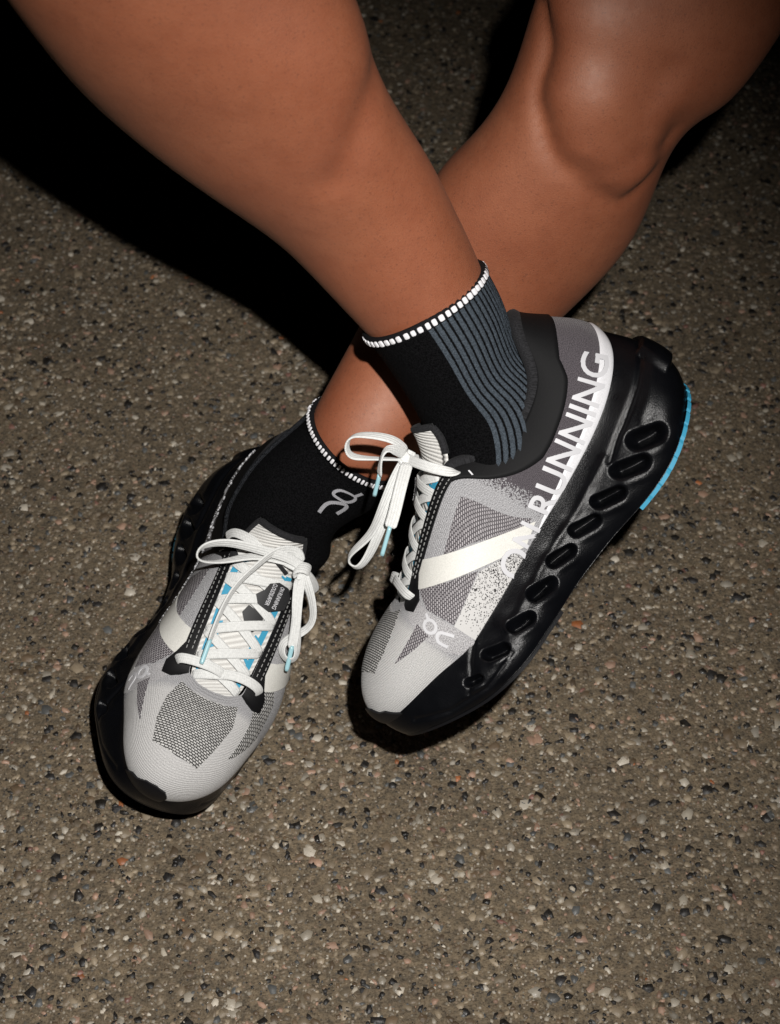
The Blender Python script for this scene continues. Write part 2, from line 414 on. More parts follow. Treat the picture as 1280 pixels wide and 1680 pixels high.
class Surf:
    def __init__(s, P):
        s.P = P; s.nt, s.nw = P.shape[:2]
        du = np.roll(P, -1, 0)-np.roll(P, 1, 0); dv = np.gradient(P, axis=1)
        n = norm(np.cross(dv, du)); s.Nv = n
        c = P.mean((0, 1)); c[2] = P[..., 2].min()
        if np.mean(np.sum(n*(P-c), -1)) < 0: s.Nv = -n
        L = np.linalg.norm(np.diff(P, axis=1), axis=2); s.V = np.concatenate([np.zeros((s.nt, 1)), np.cumsum(L, 1)], 1)
        mid = P[:, s.nw//2]; a = np.linalg.norm(np.roll(mid, -1, 0)-mid, axis=1); s.U = np.concatenate([[0], np.cumsum(a)])
    def at(s, th, w, off=0.0, arr=None):
        """th in [0,1) round the shoe, w 0..1 from border to topline"""
        th = np.asarray(th, float) % 1.0; w = np.clip(np.asarray(w, float), 0, 1)
        x = th*s.nt; i = np.floor(x).astype(int) % s.nt; fx = (x-np.floor(x))[..., None]; i2 = (i+1) % s.nt
        y = w*(s.nw-1); j = np.clip(np.floor(y).astype(int), 0, s.nw-2); fy = (y-j)[..., None]
        def q(A): return (A[i, j]*(1-fx)+A[i2, j]*fx)*(1-fy)+(A[i, j+1]*(1-fx)+A[i2, j+1]*fx)*fy
        if arr is not None: return q(arr)
        return q(s.P)+norm(q(s.Nv))*np.asarray(off)[..., None]
    def inv(s, pts, axes=(0, 2), mask=None):
        """(th,w) of points given in two coordinates (side view x,z or plan x,y)"""
        pts = np.asarray(pts, float); G = s.P[..., list(axes)]
        flat = G.reshape(-1, 2); ok = np.ones(len(flat), bool) if mask is None else mask.reshape(-1)
        idx = np.nonzero(ok)[0]; out = []
        for p in pts:
            k = idx[np.argmin(((flat[idx]-p)**2).sum(1))]; i, j = divmod(k, s.nw)
            j0, j1 = max(j-1, 0), min(j+1, s.nw-1)
            J = np.stack([(G[(i+1) % s.nt, j]-G[i-1, j])/2, (G[i, j1]-G[i, j0])/(j1-j0)], 1)
            try: d = np.clip(np.linalg.solve(J, p-G[i, j]), -1.0, 1.0)
            except np.linalg.LinAlgError: d = np.zeros(2)
            out.append(((i+d[0])/s.nt, np.clip((j+d[1])/(s.nw-1), 0, 1)))
        return np.array(out)

kk = np.arange(NTH)*NK/NTH
Bc = spline([k[0] for k in KEYS], 0, True, kk); Tc = spline([k[3] for k in KEYS], 0, True, kk)
P1 = Bc+spline([k[1] for k in KEYS], 0, True, kk); P2 = Tc+spline([k[2] for k in KEYS], 0, True, kk)
UPPER = Surf(bez(Bc, P1, P2, Tc, np.linspace(0, 1, NW)))

# midsole: from just above the border down the sidewall to the tread edge
GR_M = [(8, 0, 20), (11, 22, 17), (26, 41, 11), (52, 49, 3), (80, 47, 0), (104, 41, 0), (123, 40, 0), (142, 42, 0), (158, 48, 0),
        (176, 54, 0), (194, 58, 0), (213, 57, 1.5), (233, 50, 5), (257, 39, 13.5), (271, 25, 19), (275, 7, 20)]
LAT_G = {1: -18, 2: -33, 3: -41, 4: -42, 5: -42, 6: -43, 7: -43, 8: -45, 9: -46, 10: -46, 11: -43, 12: -37, 13: -28, 14: -13}
G = [np.array(g, float) for g in GR_M]
for i in range(14, 0, -1): G.append(np.array((GR_M[i][0], LAT_G[i], GR_M[i][2]), float))
Gc = spline(G, 0, True, kk)
tang = np.roll(Bc, -2, 0)-np.roll(Bc, 2, 0); outw = norm(np.stack([tang[:, 1], -tang[:, 0], np.zeros(NTH)], 1))
cen = np.array([140, 0, 0.])
outw *= np.sign(np.sum(outw*(Bc-cen), 1))[:, None]
outw = norm(sum(np.roll(outw, k, 0) for k in range(-6, 7)))
hh = (Bc[:, 2]-Gc[:, 2])[:, None]
toef = smooth01((Bc[:, 0]-215)/45)[:, None]; heelf = smooth01((70-Bc[:, 0])/60)[:, None]
NM = 64
def midsole_surface():
    up = np.array([0, 0, 1.])
    a = Bc+up*1.0+outw*.6
    latf = smooth01(-Bc[:, 1:2]/15)*smooth01((Bc[:, :1]-130)/40)
    b = Bc+outw*(5+2*heelf-3.5*toef)*(1-.8*latf)-up*hh*.25
    medh = heelf*smooth01(Bc[:, 1:2]/20)
    c = Gc+outw*(7+6*heelf+5*medh-5.5*toef)*(1-latf)+up*hh*.42
    d = Gc
    return bez(a, b, c, d, np.linspace(0, 1, NM))
MID = Surf(midsole_surface())
# cells sunk into the sidewall: capsule ends in side view (x, z), half width, depth
HOLES = [((184, 17.5), (174, 13), 2.9, 11), ((206, 19), (197, 14.5), 2.7, 10), ((225, 17), (220, 15), 2.3, 7),
         ((162, 18.5), (151, 13.5), 3.3, 11), ((140, 20), (129, 15.5), 3.0, 10), ((118, 20), (107, 15), 3.1, 10),
         ((97, 20.5), (86, 15), 3.4, 11), ((76, 23), (64, 16), 3.9, 12), ((56, 26), (45, 19.5), 4.6, 13)]
CREASES = [([(8, 53), (30, 44), (43, 40), (61, 35), (75, 30)], -1.3, 1.6), ([(75, 33), (109, 26), (141, 24), (168, 20.5), (187, 18)], .9, 2.2),
           ([(203, 30), (214, 24), (230, 13)], -.8, 1.2), ([(196, 10), (220, 8), (245, 14), (262, 24)], -.8, 1.4),
           ([(12, 44), (30, 36), (45, 31)], .5, 2.5)]
def seg2(Q, a, b):
    a = np.array(a, float); b = np.array(b, float); d = b-a
    t = np.clip(((Q-a)@d)/(d@d), 0, 1); return np.linalg.norm(Q-(a+t[..., None]*d), axis=-1), t
def carve(M, Nv):
    Q = M[..., [0, 2]]; D = np.zeros(M.shape[:2])
    side = smooth01((np.abs(M[..., 1])-4)/8)
    for a, b, r, dep in HOLES:
        d, _ = seg2(Q, a, b)
        ax = np.array(b, float)-np.array(a, float); ax /= np.linalg.norm(ax); up_ = np.array([-ax[1], ax[0]]); up_ *= np.sign(up_[1])
        q = (Q-(np.array(a)+np.array(b))/2)@up_
        D -= dep*smooth01((r*1.5-d)/(r*1.15))*(.45+.55*smooth01((q+r*.9)/(r*1.3)))
        al_ = (Q-(np.array(a)+np.array(b))/2)@ax; ln = np.linalg.norm(np.array(b, float)-np.array(a, float))/2+r*.6
        # rolled lower lip and a scooped run-in above each cell
        D += .7*np.exp(-((q+r*2.0)/(r*.7))**2)*np.exp(-(al_/ln)**4)
        D -= .7*np.exp(-((q-r*1.9)/(r*1.2))**2)*np.exp(-(al_/ln/1.15)**4)*(d > r)
    for pl, h, wd in CREASES:
        dm = np.full(M.shape[:2], 1e9)
        for a, b in zip(pl[:-1], pl[1:]): dm = np.minimum(dm, seg2(Q, a, b)[0])
        D += h*np.exp(-(dm/wd)**2)
    lipz = smooth01((M[..., 2]-33)/3)*smooth01((54-M[..., 2])/2.0)*smooth01((15-M[..., 0])/5)
    return M+Nv*(D*side*(1-lipz)+3.6*lipz)[..., None]

def frame(origin, F, M_hint):
    F = norm(F); M = norm(np.array(M_hint)-np.dot(M_hint, F)*F); S = np.cross(F, M)
    m = Matrix.Identity(4)
    for r in range(3):
        m[r][0], m[r][1], m[r][2], m[r][3] = F[r], M[r], S[r], origin[r]
    return m

class Shoe:
    def __init__(s, root, mirror): s.root = root; s.mir = mirror
    def part(s, name, v, f, mat, parent=None, attrs=None, smooth=True):
        """v in mm in the right-foot frame"""
        v = np.asarray(v, float); rest = v/1000; w = rest.copy()
        if s.mir:
            w[:, 1] *= -1; f = [tuple(q[::-1]) for q in f]
        at = {'rest': rest}
        if attrs: at.update(attrs)
        o = mesh_obj(name, w, f, mat, parent or s.root, smooth, at)
        return o

SU, SV = 640.0, 58.0
def bm_cut(verts2, faces, cell):
    """slice flat polygons into cells so that they can follow a curved surface"""
    bm = bmesh.new(); vs = [bm.verts.new((float(p[0]), float(p[1]), 0)) for p in verts2]
    for f in faces:
        try: bm.faces.new([vs[i] for i in f])
        except ValueError: pass
    bmesh.ops.triangulate(bm, faces=bm.faces)
    bmesh.ops.remove_doubles(bm, verts=bm.verts, dist=1e-5)
    xy = np.array([v.co[:2] for v in bm.verts]); lo, hi = xy.min(0), xy.max(0)
    for ax in (0, 1):
        n = np.array([0., 0., 0.]); n[ax] = 1
        for c in np.arange(math.floor(lo[ax]/cell)*cell+cell, hi[ax], cell):
            p = [0, 0, 0]; p[ax] = c
            bmesh.ops.bisect_plane(bm, geom=bm.verts[:]+bm.edges[:]+bm.faces[:], plane_co=p, plane_no=n, dist=1e-6)
    bm.verts.ensure_lookup_table(); bm.verts.index_update()
    v = np.array([x.co[:2] for x in bm.verts]); f = [[q.index for q in x.verts] for x in bm.faces]
    be = [(e.verts[0].index, e.verts[1].index) for e in bm.edges if len(e.link_faces) == 1]
    bm.free(); return v, f, be

def text_polys(body, offset=0.0):
    cu = bpy.data.curves.new('lettering', 'FONT'); cu.body = body; cu.offset = offset; cu.resolution_u = 4
    o = bpy.data.objects.new('lettering', cu); COL.objects.link(o)
    dg = bpy.context.evaluated_depsgraph_get(); dg.update()
    me = bpy.data.meshes.new_from_object(o.evaluated_get(dg))
    v = np.array([x.co[:2] for x in me.vertices]); f = [list(p.vertices) for p in me.polygons]
    bpy.data.objects.remove(o); bpy.data.meshes.remove(me); bpy.data.curves.remove(cu)
    return v, f

def stroke(pts, width, closed=False):
    """flat band polygon quads along a 2-D polyline"""
    p = np.array(pts, float); n = len(p)
    if closed: t = np.roll(p, -1, 0)-np.roll(p, 1, 0)
    else: t = np.gradient(p, axis=0)
    t = norm(t); q = np.stack([-t[:, 1], t[:, 0]], 1)*width/2
    v = np.concatenate([p+q, p-q]); f = []
    for i in range(n if closed else n-1):
        k = (i+1) % n; f.append([i, k, n+k, n+i])
    return v, f

def drape(s, name, v2, f2, fn, mat, off=.5, thick=.8, parent=None, cell=3.0, surf=None, keep=None):
    """lay flat polygons on a surface: fn maps (x,y) arrays to (th,w)"""
    surf = surf or UPPER
    v, f, be = bm_cut(v2, f2, cell)
    th, w = fn(v[:, 0], v[:, 1])
    if keep is not None:
        ok = keep(th, w); f = [q for q in f if all(ok[i] for i in q)]
        cnt = {}
        for q in f:
            for a, b in zip(q, q[1:]+q[:1]): cnt[(min(a, b), max(a, b))] = cnt.get((min(a, b), max(a, b)), 0)+1
        be = [e for e, c in cnt.items() if c == 1]
    top = surf.at(th, w, np.full(len(th), off)); bot = surf.at(th, w, np.full(len(th), off-thick))
    n = len(top); F = [tuple(q) for q in f]
    # face the polygons outward
    if F:
        a, b, c = (top[F[0][k]] for k in range(3)); nn = np.cross(b-a, c-a)
        if np.dot(nn, surf.at(th[F[0][0]:F[0][0]+1], w[F[0][0]:F[0][0]+1], np.ones(1))[0]-surf.at(th[F[0][0]:F[0][0]+1], w[F[0][0]:F[0][0]+1], np.zeros(1))[0]) < 0:
            F = [q[::-1] for q in F]
    used = sorted({i for e in be for i in e}); idx = {i: n+k for k, i in enumerate(used)}
    V3 = np.concatenate([top, bot[used], top[used]]) if used else top
    nu_ = len(used)
    for a, b in be: F.append((idx[a]+nu_, idx[b]+nu_, idx[b], idx[a]))
    suv = np.zeros((len(V3), 3)); suv[:n, 0] = th*SU/1000; suv[:n, 1] = w*SV/1000
    if used: suv[n:n+nu_] = suv[used]; suv[n+nu_:] = suv[used]
    return s.part(name, V3, F, mat, parent, {'suv': suv}, smooth=True)

def tw_patch(s, name, poly, mat, off=.5, thick=.8, parent=None, cell=3.0, lateral=False, rnd=0):
    p = np.array(poly, float)
    if lateral: p[:, 0] = 1-p[:, 0]
    p = p*np.array([SU, SV])
    return drape(s, name, p, [list(range(len(p)))], lambda x, y: (x/SU, y/SV), mat, off, thick, parent, cell)

def band(s, name, th0, th1, wlo, whi, mat, off=.8, thick=1.2, parent=None, n=60, m=10):
    """strip between two w-curves; wlo/whi: list of (th, w)"""
    T = np.linspace(th0, th1, n); lo = np.interp(T, *np.array(wlo).T) if not np.isscalar(wlo) else np.full(n, wlo)
    hi = np.interp(T, *np.array(whi).T) if not np.isscalar(whi) else np.full(n, whi)
    k = np.linspace(0, 1, m)
    W = lo[:, None]*(1-k)+hi[:, None]*k; TT = np.repeat(T[:, None], m, 1)
    edge = np.minimum(np.minimum(k, 1-k)[None]*np.maximum(hi-lo, .001)[:, None]*SV/1.2, 1)
    o = off-thick*(1-np.sqrt(np.clip(edge, 0, 1)))
    o[0] = o[-1] = off-thick
    v = UPPER.at(TT, W, o).reshape(-1, 3)
    suv = np.stack([TT*SU/1000, W*SV/1000, 0*W], -1).reshape(-1, 3)
    return s.part(name, v, grid_faces(n, m), mat, parent, {'suv': suv})

def sweep(pts, nrm, width, thick, n=None, seg=10, flat=True, sq=.55):
    """flat woven ribbon (or cord) through 3-D points; nrm: face normals per point"""
    pts = np.array(pts, float)
    if n is None: n = max(12, int(np.sum(np.linalg.norm(np.diff(pts, axis=0), axis=1))/2.0))
    P = spline(pts, n); Nn = norm(spline(np.array(nrm, float), n))
    T = norm(np.gradient(P, axis=0)); B = norm(np.cross(T, Nn)); Nn = np.cross(B, T)
    ph = np.linspace(0, 2*math.pi, seg, endpoint=False); c, si = np.cos(ph), np.sin(ph)
    ex = np.sign(c)*np.abs(c)**sq*width/2; ez = np.sign(si)*np.abs(si)**.8*thick/2
    w = np.ones(n); w[0] = w[-1] = .75
    V3 = P[:, None]+B[:, None]*(ex[None]*w[:, None])[..., None]+Nn[:, None]*ez[None, :, None]
    v = V3.reshape(-1, 3); f = []
    for i in range(n-1):
        for j in range(seg):
            j2 = (j+1) % seg; f.append((i*seg+j, i*seg+j2, (i+1)*seg+j2, (i+1)*seg+j))
    f.append(tuple(range(seg))[::-1]); f.append(tuple((n-1)*seg+j for j in range(seg)))
    L = np.concatenate([[0], np.cumsum(np.linalg.norm(np.diff(P, axis=0), axis=1))])
    suv = np.zeros((n, seg, 3)); suv[..., 0] = L[:, None]/1000; suv[..., 1] = ex[None]/1000
    return v, f, suv.reshape(-1, 3)

PLN = np.array([.368, 0, .93])
def roll_normals(pts, angs, base=PLN):
    p = np.array(pts, float); T = norm(np.gradient(p, axis=0)); out = []
    for t, a in zip(T, angs):
        b = base-np.dot(base, t)*t; b = b/np.linalg.norm(b); c = np.cross(t, b); a = math.radians(a)
        out.append(b*math.cos(a)+c*math.sin(a))
    return out

# tongue centre line (x, z), half width, side drop
TONGUE = [(217, 66.5, 13, 2), (204, 72.5, 17, 3), (184, 82, 19, 4), (160, 94.5, 21, 6), (146, 104, 21, 9), (136, 115, 19, 12), (130, 126, 15, 10)]
def tongue_at(a, b, off=0.0):
    """a 0..1 from toe end to top, b -1..1 across"""
    a = np.asarray(a, float); b = np.asarray(b, float)
    K = spline(TONGUE, 0, False, np.clip(a, 0, 1).reshape(-1)*(len(TONGUE)-1)).reshape(a.shape+(4,))
    e = 1e-3
    K2 = spline(TONGUE, 0, False, np.clip(a+e, 0, 1).reshape(-1)*(len(TONGUE)-1)).reshape(a.shape+(4,))
    K1 = spline(TONGUE, 0, False, np.clip(a-e, 0, 1).reshape(-1)*(len(TONGUE)-1)).reshape(a.shape+(4,))
    d = K2-K1; nx, nz = -d[..., 1], d[..., 0]; l = np.sqrt(nx*nx+nz*nz); sgn = np.where(nz < 0, -1, 1)
    nx, nz = nx/l*sgn, nz/l*sgn
    nx = np.where(nx < 0, -nx, nx)
    drop = K[..., 3]*np.abs(b)**2
    x = K[..., 0]+nx*(off-drop*.8); z = K[..., 1]+np.abs(nz)*(off)-drop*np.maximum(np.abs(nz), .55); y = b*(K[..., 2]+off*.3)
    return np.stack([x, y, z], -1)
class TongueSurf:
    def at(self, th, w, off=0.0): return tongue_at(th, w, off)
TSURF = TongueSurf()
TLEN = 118.0

def build_shoe(s, mats, side):
    R = side == 'R'
    P = UPPER.P; n, m = P.shape[:2]
    uv = np.zeros((n, m, 3)); uv[..., 0] = np.arange(n)[:, None]/n*SU/1000; uv[..., 1] = np.linspace(0, 1, m)[None]*SV/1000
    up = s.upper = s.part('upper', P.reshape(-1, 3), grid_faces(n, m, True), mats['knit'], attrs={'suv': uv.reshape(-1, 3)})
    # midsole: resampled finely, then carved
    th = np.arange(860)/860; ww = np.linspace(0, 1, 76)
    TH, WW = np.meshgrid(th, ww, indexing='ij'); fine = MID.at(TH, WW, np.zeros(TH.shape)); nn = norm(MID.at(TH, WW, arr=MID.Nv))
    M = carve(fine, nn); n, m = M.shape[:2]
    v = M.reshape(-1, 3).tolist(); f = grid_faces(n, m, True, True)
    Gf = M[:, -1]; o = len(v); inner = Gf*np.array([1, 0, 1])+np.array([0, 0, .5]); inner[:, 0] = np.clip(inner[:, 0], 20, 262)
    v += inner.tolist()
    Bf = M[:, 0]; o2 = len(v); v += (Bf*np.array([.97, .85, 1])+np.array([4, 0, -5])).tolist()
    for i in range(n):
        i2 = (i+1) % n
        f.append((i*m+m-1, i2*m+m-1, o+i2, o+i)); f.append((i2*m, i*m, o2+i, o2+i2))
    mid = s.midsole = s.part('midsole', v, f, mats['foam'])
    # heel pull block on the back of the midsole
    # cyan rubber tread round the heel and black tread under the forefoot
    for nm, t0, t1, mt, ext, lip in (('heel_tread', -.140, .140, 'cyan', 1.2, .3), ('forefoot_tread', .27, .73, 'rubber', -.6, -.5)):
        nt_ = 150; T = np.linspace(t0, t1, nt_); g0 = Gf[(np.floor((T % 1)*860).astype(int)) % 860]
        i0 = (np.floor((T % 1)*NTH).astype(int)) % NTH; ow = outw[i0]
        fade = np.clip(np.minimum(T-t0, t1-T)/.03, 0, 1)
        notch = np.where((np.arange(nt_) % 6) == 0, -.7, 0)*(ext > 0)
        a = g0+ow*(ext*fade+notch)[:, None]+np.array([0, 0, lip])*fade[:, None]
        b = g0+ow*(ext*fade*1.1+notch)[:, None]+np.array([0, 0, -2.4])
        c = g0-ow*14+np.array([0, 0, -2.8]); d = g0-ow*14+np.array([0, 0, .4])
        G4 = np.stack([a, b, c, d], 1); s.part(nm, G4.reshape(-1, 3), grid_faces(nt_, 4), mats[mt], mid, smooth=False)
    # heel tab
    # knitted panels
    def dens(pl, k=8):
        pl = np.array(pl, float); q = np.roll(pl, -1, 0); return np.concatenate([a+(b-a)*np.linspace(0, 1, k, endpoint=False)[:, None] for a, b in zip(pl, q)])
    wg = np.broadcast_to(np.linspace(0, 1, UPPER.nw)[None], UPPER.P.shape[:2])
    def plan_patch(name, pl, mat, off):
        v, f, _ = bm_cut(np.array(pl, float), [list(range(len(pl)))], 3.0)
        return drape(s, name, np.array(pl, float), [list(range(len(pl)))], lambda x, y: UPPER.inv(np.stack([x, y], 1), (0, 1), (wg > .25) & (UPPER.P[..., 0] > 205)).T, mat, off, .5, up, 3.0)
    plan_patch('toe_mesh_panel', [(217, 19.5), (229, 24.5), (242, 25), (256, 22), (261, 6), (262, -8), (248, -14), (232, -19), (218, -17.5), (221.5, -10), (222.5, 0), (221.5, 10)], mats['mesh'], .4)
    tw_patch(s, 'side_mesh_panel', [(.353, .80), (.331, .485), (.299, .285), (.330, .262), (.3555, .245), (.363, .56), (.358, .70)], mats['mesh2'], .35, .5, up)
    tw_patch(s, 'side_mesh_panel', [(.2697, .706), (.2489, .498), (.2124, .148), (.2216, .113), (.2704, .335), (.3205, .625)], mats['mesh2'], .35, .5, up)
    tw_patch(s, 'speckled_panel', [(.299, .275), (.2469, .067), (.25, .0), (.353, .0), (.3564, .238), (.330, .258)], mats['speck'], .3, .5, up)
    tw_patch(s, 'logo_panel', [(.366, .80), (.364, .56), (.357, .235), (.3545, .0), (.374, .0), (.383, .15), (.388, .42), (.392, .62), (.385, .80)], mats['heather'], .3, .5, up)
    tw_patch(s, 'accent_panel', [(.383, .56), (.382, .375), (.402, .38), (.426, .42)], mats['mesh2'], .45, .6, up)
    tw_patch(s, 'side_mesh_panel', [(.34, .75), (.375, .84), (.44, .50), (.40, .44), (.35, .52)], mats['mesh'], .35, .5, up, lateral=True)
    tw_patch(s, 'side_mesh_panel', [(.2697, .706), (.2489, .498), (.2124, .148), (.2704, .1), (.3205, .625)], mats['mesh2'], .35, .5, up, lateral=True)
    stripe = UPPER.inv(dens([(187, 78), (128, 41), (143, 36.8), (202, 69.5)], 14), (0, 2), (UPPER.P[..., 1] > 3) & (wg < .9))
    tw_patch(s, 'stripe', stripe, mats['white'], .7, .8, up)
    tw_patch(s, 'stripe', stripe, mats['white'], .9, 1.0, up, lateral=True)
    # bumper on the toe
    tw_patch(s, 'toe_bumper', [(.454, 0), (.464, .13), (.473, .15), (.483, .21), (.495, .22), (.506, .19), (.510, .13), (.507, .0)], mats['rubber'], 1.6, 1.8, mid, cell=2)
    # white band above the midsole round the heel
    bu = [(.0, .21), (.04, .215), (.0831, .205), (.1024, .206), (.1216, .165), (.1486, .15), (.1797, .09), (.222, .012)]
    bl = sorted([(1-a, w) for a, w in bu])
    bw = sorted([(a-1, w) for a, w in bl if a > .5]+bu)
    band(s, 'heel_band', -.222, .222, 0.0, sorted(set(bw)), mats['white2'], .6, .7, up, n=180, m=7)
    # lettering
    tv, tf = text_polys('ON RUNNING', .012)
    x0, x1 = tv[:, 0].min(), tv[:, 0].max(); y1 = tv[:, 1].max()
    bl_ = spline([(162, 27), (150, 29), (135, 31), (116, 35.5), (92, 42.5), (71, 48), (48, 55.5), (36, 60.5), (26, 65.5)], 200)
    al = np.concatenate([[0], np.cumsum(np.linalg.norm(np.diff(bl_, axis=0), axis=1))]); bt = norm(np.gradient(bl_, axis=0)); bn = np.stack([bt[:, 1], -bt[:, 0]], 1)
    bn *= np.sign(bn[:, 1:2])
    medial = UPPER.P[..., 1] > 3
    def fn(x, y):
        q = (x-x0)/(x1-x0)
        if not R: q = 1-q
        d = q*al[-1]; k = 16.5*y/y1
        px_ = np.interp(d, al, bl_[:, 0])+np.interp(d, al, bn[:, 0])*k; pz_ = np.interp(d, al, bl_[:, 1])+np.interp(d, al, bn[:, 1])*k
        tw = UPPER.inv(np.stack([px_, pz_], 1), (0, 2), medial)
        zb = np.interp(px_, *np.array(sorted((p[0], p[2]) for p in Bc[:NTH//2])).T)
        w = np.where(pz_ < zb+.3, -1, tw[:, 1]); return tw[:, 0], w
    drape(s, 'lettering', tv*10, tf, lambda x, y: fn(x/10, y/10), mats['letter'], 1.25, .8, up, cell=.8, keep=lambda t, w: w >= 0)
    # logo: ring with a tick and an arch
    oc_ = np.array([.3735, .429]); ang = np.linspace(0, 2*math.pi, 28, endpoint=False)
    ring = np.stack([oc_[0]*SU+4.1*np.cos(ang), oc_[1]*SV+4.1*np.sin(ang)], 1)
    tick = np.array([(.3695, .487), (.3662, .545)])*[SU, SV]
    arch = spline(np.array([(.3638, .185), (.3677, .262), (.3708, .31), (.3753, .312), (.3785, .277), (.3788, .236), (.3768, .165)])*[SU, SV], 30)
    ox = .372*SU
    for nm, (lv, lf) in (('logo', stroke(ring, 2.0, True)), ('logo', stroke(tick, 1.9)), ('logo', stroke(arch, 2.0))):
        if not R: lv = lv*np.array([-1, 1])+np.array([2*ox, 0])
        drape(s, nm, lv, lf, lambda x, y: (x/SU, y/SV), mats['letter'], .8, .5, up, cell=2)
    # padded collar: outer panel, rolled rim, lining
    cl = [(.0, .60), (.0234, .60), (.0745, .60), (.089, .515), (.1057, .50), (.1469, .448), (.1633, .45), (.2295, .702), (.2801, .91)]
    cw = sorted(set([(-a, w) for a, w in cl]+cl))
    col = band(s, 'collar', -.279, .279, cw, 1.0, mats['collar'], 1.3, 1.6, None, n=200, m=14)
    T = np.linspace(-.272, .272, 220); tp = UPPER.at(T, np.ones(220), np.zeros(220))
    inw = norm(np.stack([95-tp[:, 0]*1.0, -tp[:, 1]*1.6, np.zeros(220)], 1))
    v, f, su_ = sweep(tp+inw*2.2-np.array([0, 0, .3]), np.tile([0, 0, 1.], (220, 1)), 8.2, 8.2, n=220, seg=12, sq=1)
    s.part('collar_rim', v, f, mats['lining'], col, {'suv': su_})
    rows = [tp+inw*d-np.array([0, 0, z]) for d, z in ((4.5, 0), (7, 3), (8, 12), (7, 25), (6, 42))]
    lin = np.stack(rows, 1); s.part('lining', lin.reshape(-1, 3), grid_faces(220, 5), mats['lining'], col)
    for ts in (.243, .757):
        e = tw_patch(s, 'eyelet_mark', [(ts-.001, .80), (ts+.001, .80), (ts+.0016, .86), (ts-.0004, .86)], mats['white2'], 1.9, .6, col, cell=3)
    # eyestays with stitching
    for lat in (False, True):
        ey = tw_patch(s, 'eyestay', [(.262, .868), (.30, .866), (.345, .862), (.3535, .80), (.362, .715), (.378, .70), (.3885, .80), (.391, .90), (.386, .985), (.36, .998), (.30, .998), (.258, .998)], mats['webbing'], 1.3, 1.5, None, lateral=lat)
        sv_, sf_ = [], []
        for w0 in (.893, .955):
            for t0 in np.arange(.264, .352, .0042):
                k = len(sv_); q = np.array([(t0, w0-.004), (t0+.0025, w0-.004), (t0+.0025, w0+.004), (t0, w0+.004)])
                if lat: q[:, 0] = 1-q[:, 0]
                sv_ += list(q*[SU, SV]); sf_.append([k, k+1, k+2, k+3])
        st = drape(s, 'stitching', np.array(sv_), sf_, lambda x, y: (x/SU, y/SV), mats['thread'], 1.7, .5, ey, cell=50); st['kind'] = 'stuff'
    # tongue
    na, nb = 70, 33
    A, Bb = np.meshgrid(np.linspace(0, 1, na), np.linspace(-1, 1, nb), indexing='ij')
    outr = tongue_at(A, Bb, 0.0); innr = tongue_at(A, Bb*.97, -3.5)
    v = np.concatenate([outr.reshape(-1, 3), innr.reshape(-1, 3)]); ff = grid_faces(na, nb); k = na*nb
    f = ff+[tuple(i+k for i in q[::-1]) for q in ff]
    bord = [i*nb for i in range(na)]+[(na-1)*nb+j for j in range(1, nb)]+[i*nb+nb-1 for i in range(na-2, -1, -1)]
    for a, b in zip(bord[:-1], bord[1:]): f.append((a, b, b+k, a+k))
    suv = np.stack([A*TLEN/1000, Bb*22/1000, A*0], -1).reshape(-1, 3); suv = np.concatenate([suv, suv])
    ton = s.part('tongue', v, f, mats['tongue'], None, {'suv': suv})
    # dark edging along the tongue top
    e_a = np.concatenate([np.linspace(.80, 1, 8), np.full(20, 1.0), np.linspace(1, .80, 8)]); e_b = np.concatenate([np.full(8, -1), np.linspace(-1, 1, 20), np.full(8, 1)])
    ep = tongue_at(e_a, e_b, -1.6); v, f, su_ = sweep(ep, np.tile([.9, 0, .5], (36, 1)), 4.6, 4.6, n=90, seg=8, sq=1)
    s.part('tongue_edging', v, f, mats['lining'], ton, {'suv': su_})
    # cyan webbing loops beside the laces
    for sg in (-1, 1):
        sv_, sf_ = [], []
        def quad(q):
            k = len(sv_); sv_.extend(q); sf_.append([k, k+1, k+2, k+3])
        quad([(.10, .68*sg), (.72, .68*sg), (.72, .86*sg), (.10, .86*sg)])
        for c in np.arange(.13, .70, .047):
            quad([(c-.009, .70*sg), (c+.012, .70*sg), (c+.020, .55*sg), (c+.010, .53*sg)])
        sv_ = np.array(sv_)*[TLEN, 22]
        drape(s, 'cyan_webbing', sv_, sf_, lambda x, y: (x/TLEN, y/22), mats['cyan'], .7, .9, ton, cell=3, surf=TSURF)
    # black labels on the tongue
    def label_piece(pts, nm='label', off=.9, th_=.8):
        p = np.array(pts)*[TLEN, 22]; return drape(s, nm, p, [list(range(len(p)))], lambda x, y: (x/TLEN, y/22), mats['labelblack'], off, th_, ton, cell=2.5, surf=TSURF)
    lb = label_piece([(.52, -.92), (.60, -.95), (.655, -.80), (.665, -.50), (.63, -.26), (.575, -.20), (.53, -.02), (.492, -.16), (.480, -.55)], 'lace_keeper', 4.9, 1.4)
    label_piece([(.40, -.10), (.44, .12), (.475, .02), (.46, -.50), (.42, -.62), (.385, -.40)])
    label_piece([(.72, -.62), (.745, -.70), (.79, -.25), (.77, -.18)])
    for ln, yy in (('ON RUNNING', -.62), ('CLOUDSURFER', -.40)):
        tv, tf = text_polys(ln, .01); hgt = tv[:, 1].max(); wd = tv[:, 0].max()
        sg = 1 if R else -1
        def fm(x, y, yy=yy, hgt=hgt, wd=wd):
            k = (x/10/wd)*.145
            return (.50+k if R else .645-k), yy-(y/10/hgt)*.115+.05
        drape(s, 'label_text', tv*10, tf, fm, mats['letter'], 5.25, .3, lb, cell=3, surf=TSURF)

def lace(s, name, pts, ang, mats, width=6.1, thick=1.4, parent=None, base=PLN, n=None):
    v, f, su_ = sweep(pts, roll_normals(pts, ang, base), width, thick, n=n, seg=14)
    return s.part(name, v, f, mats['lace'], parent, {'suv': su_})

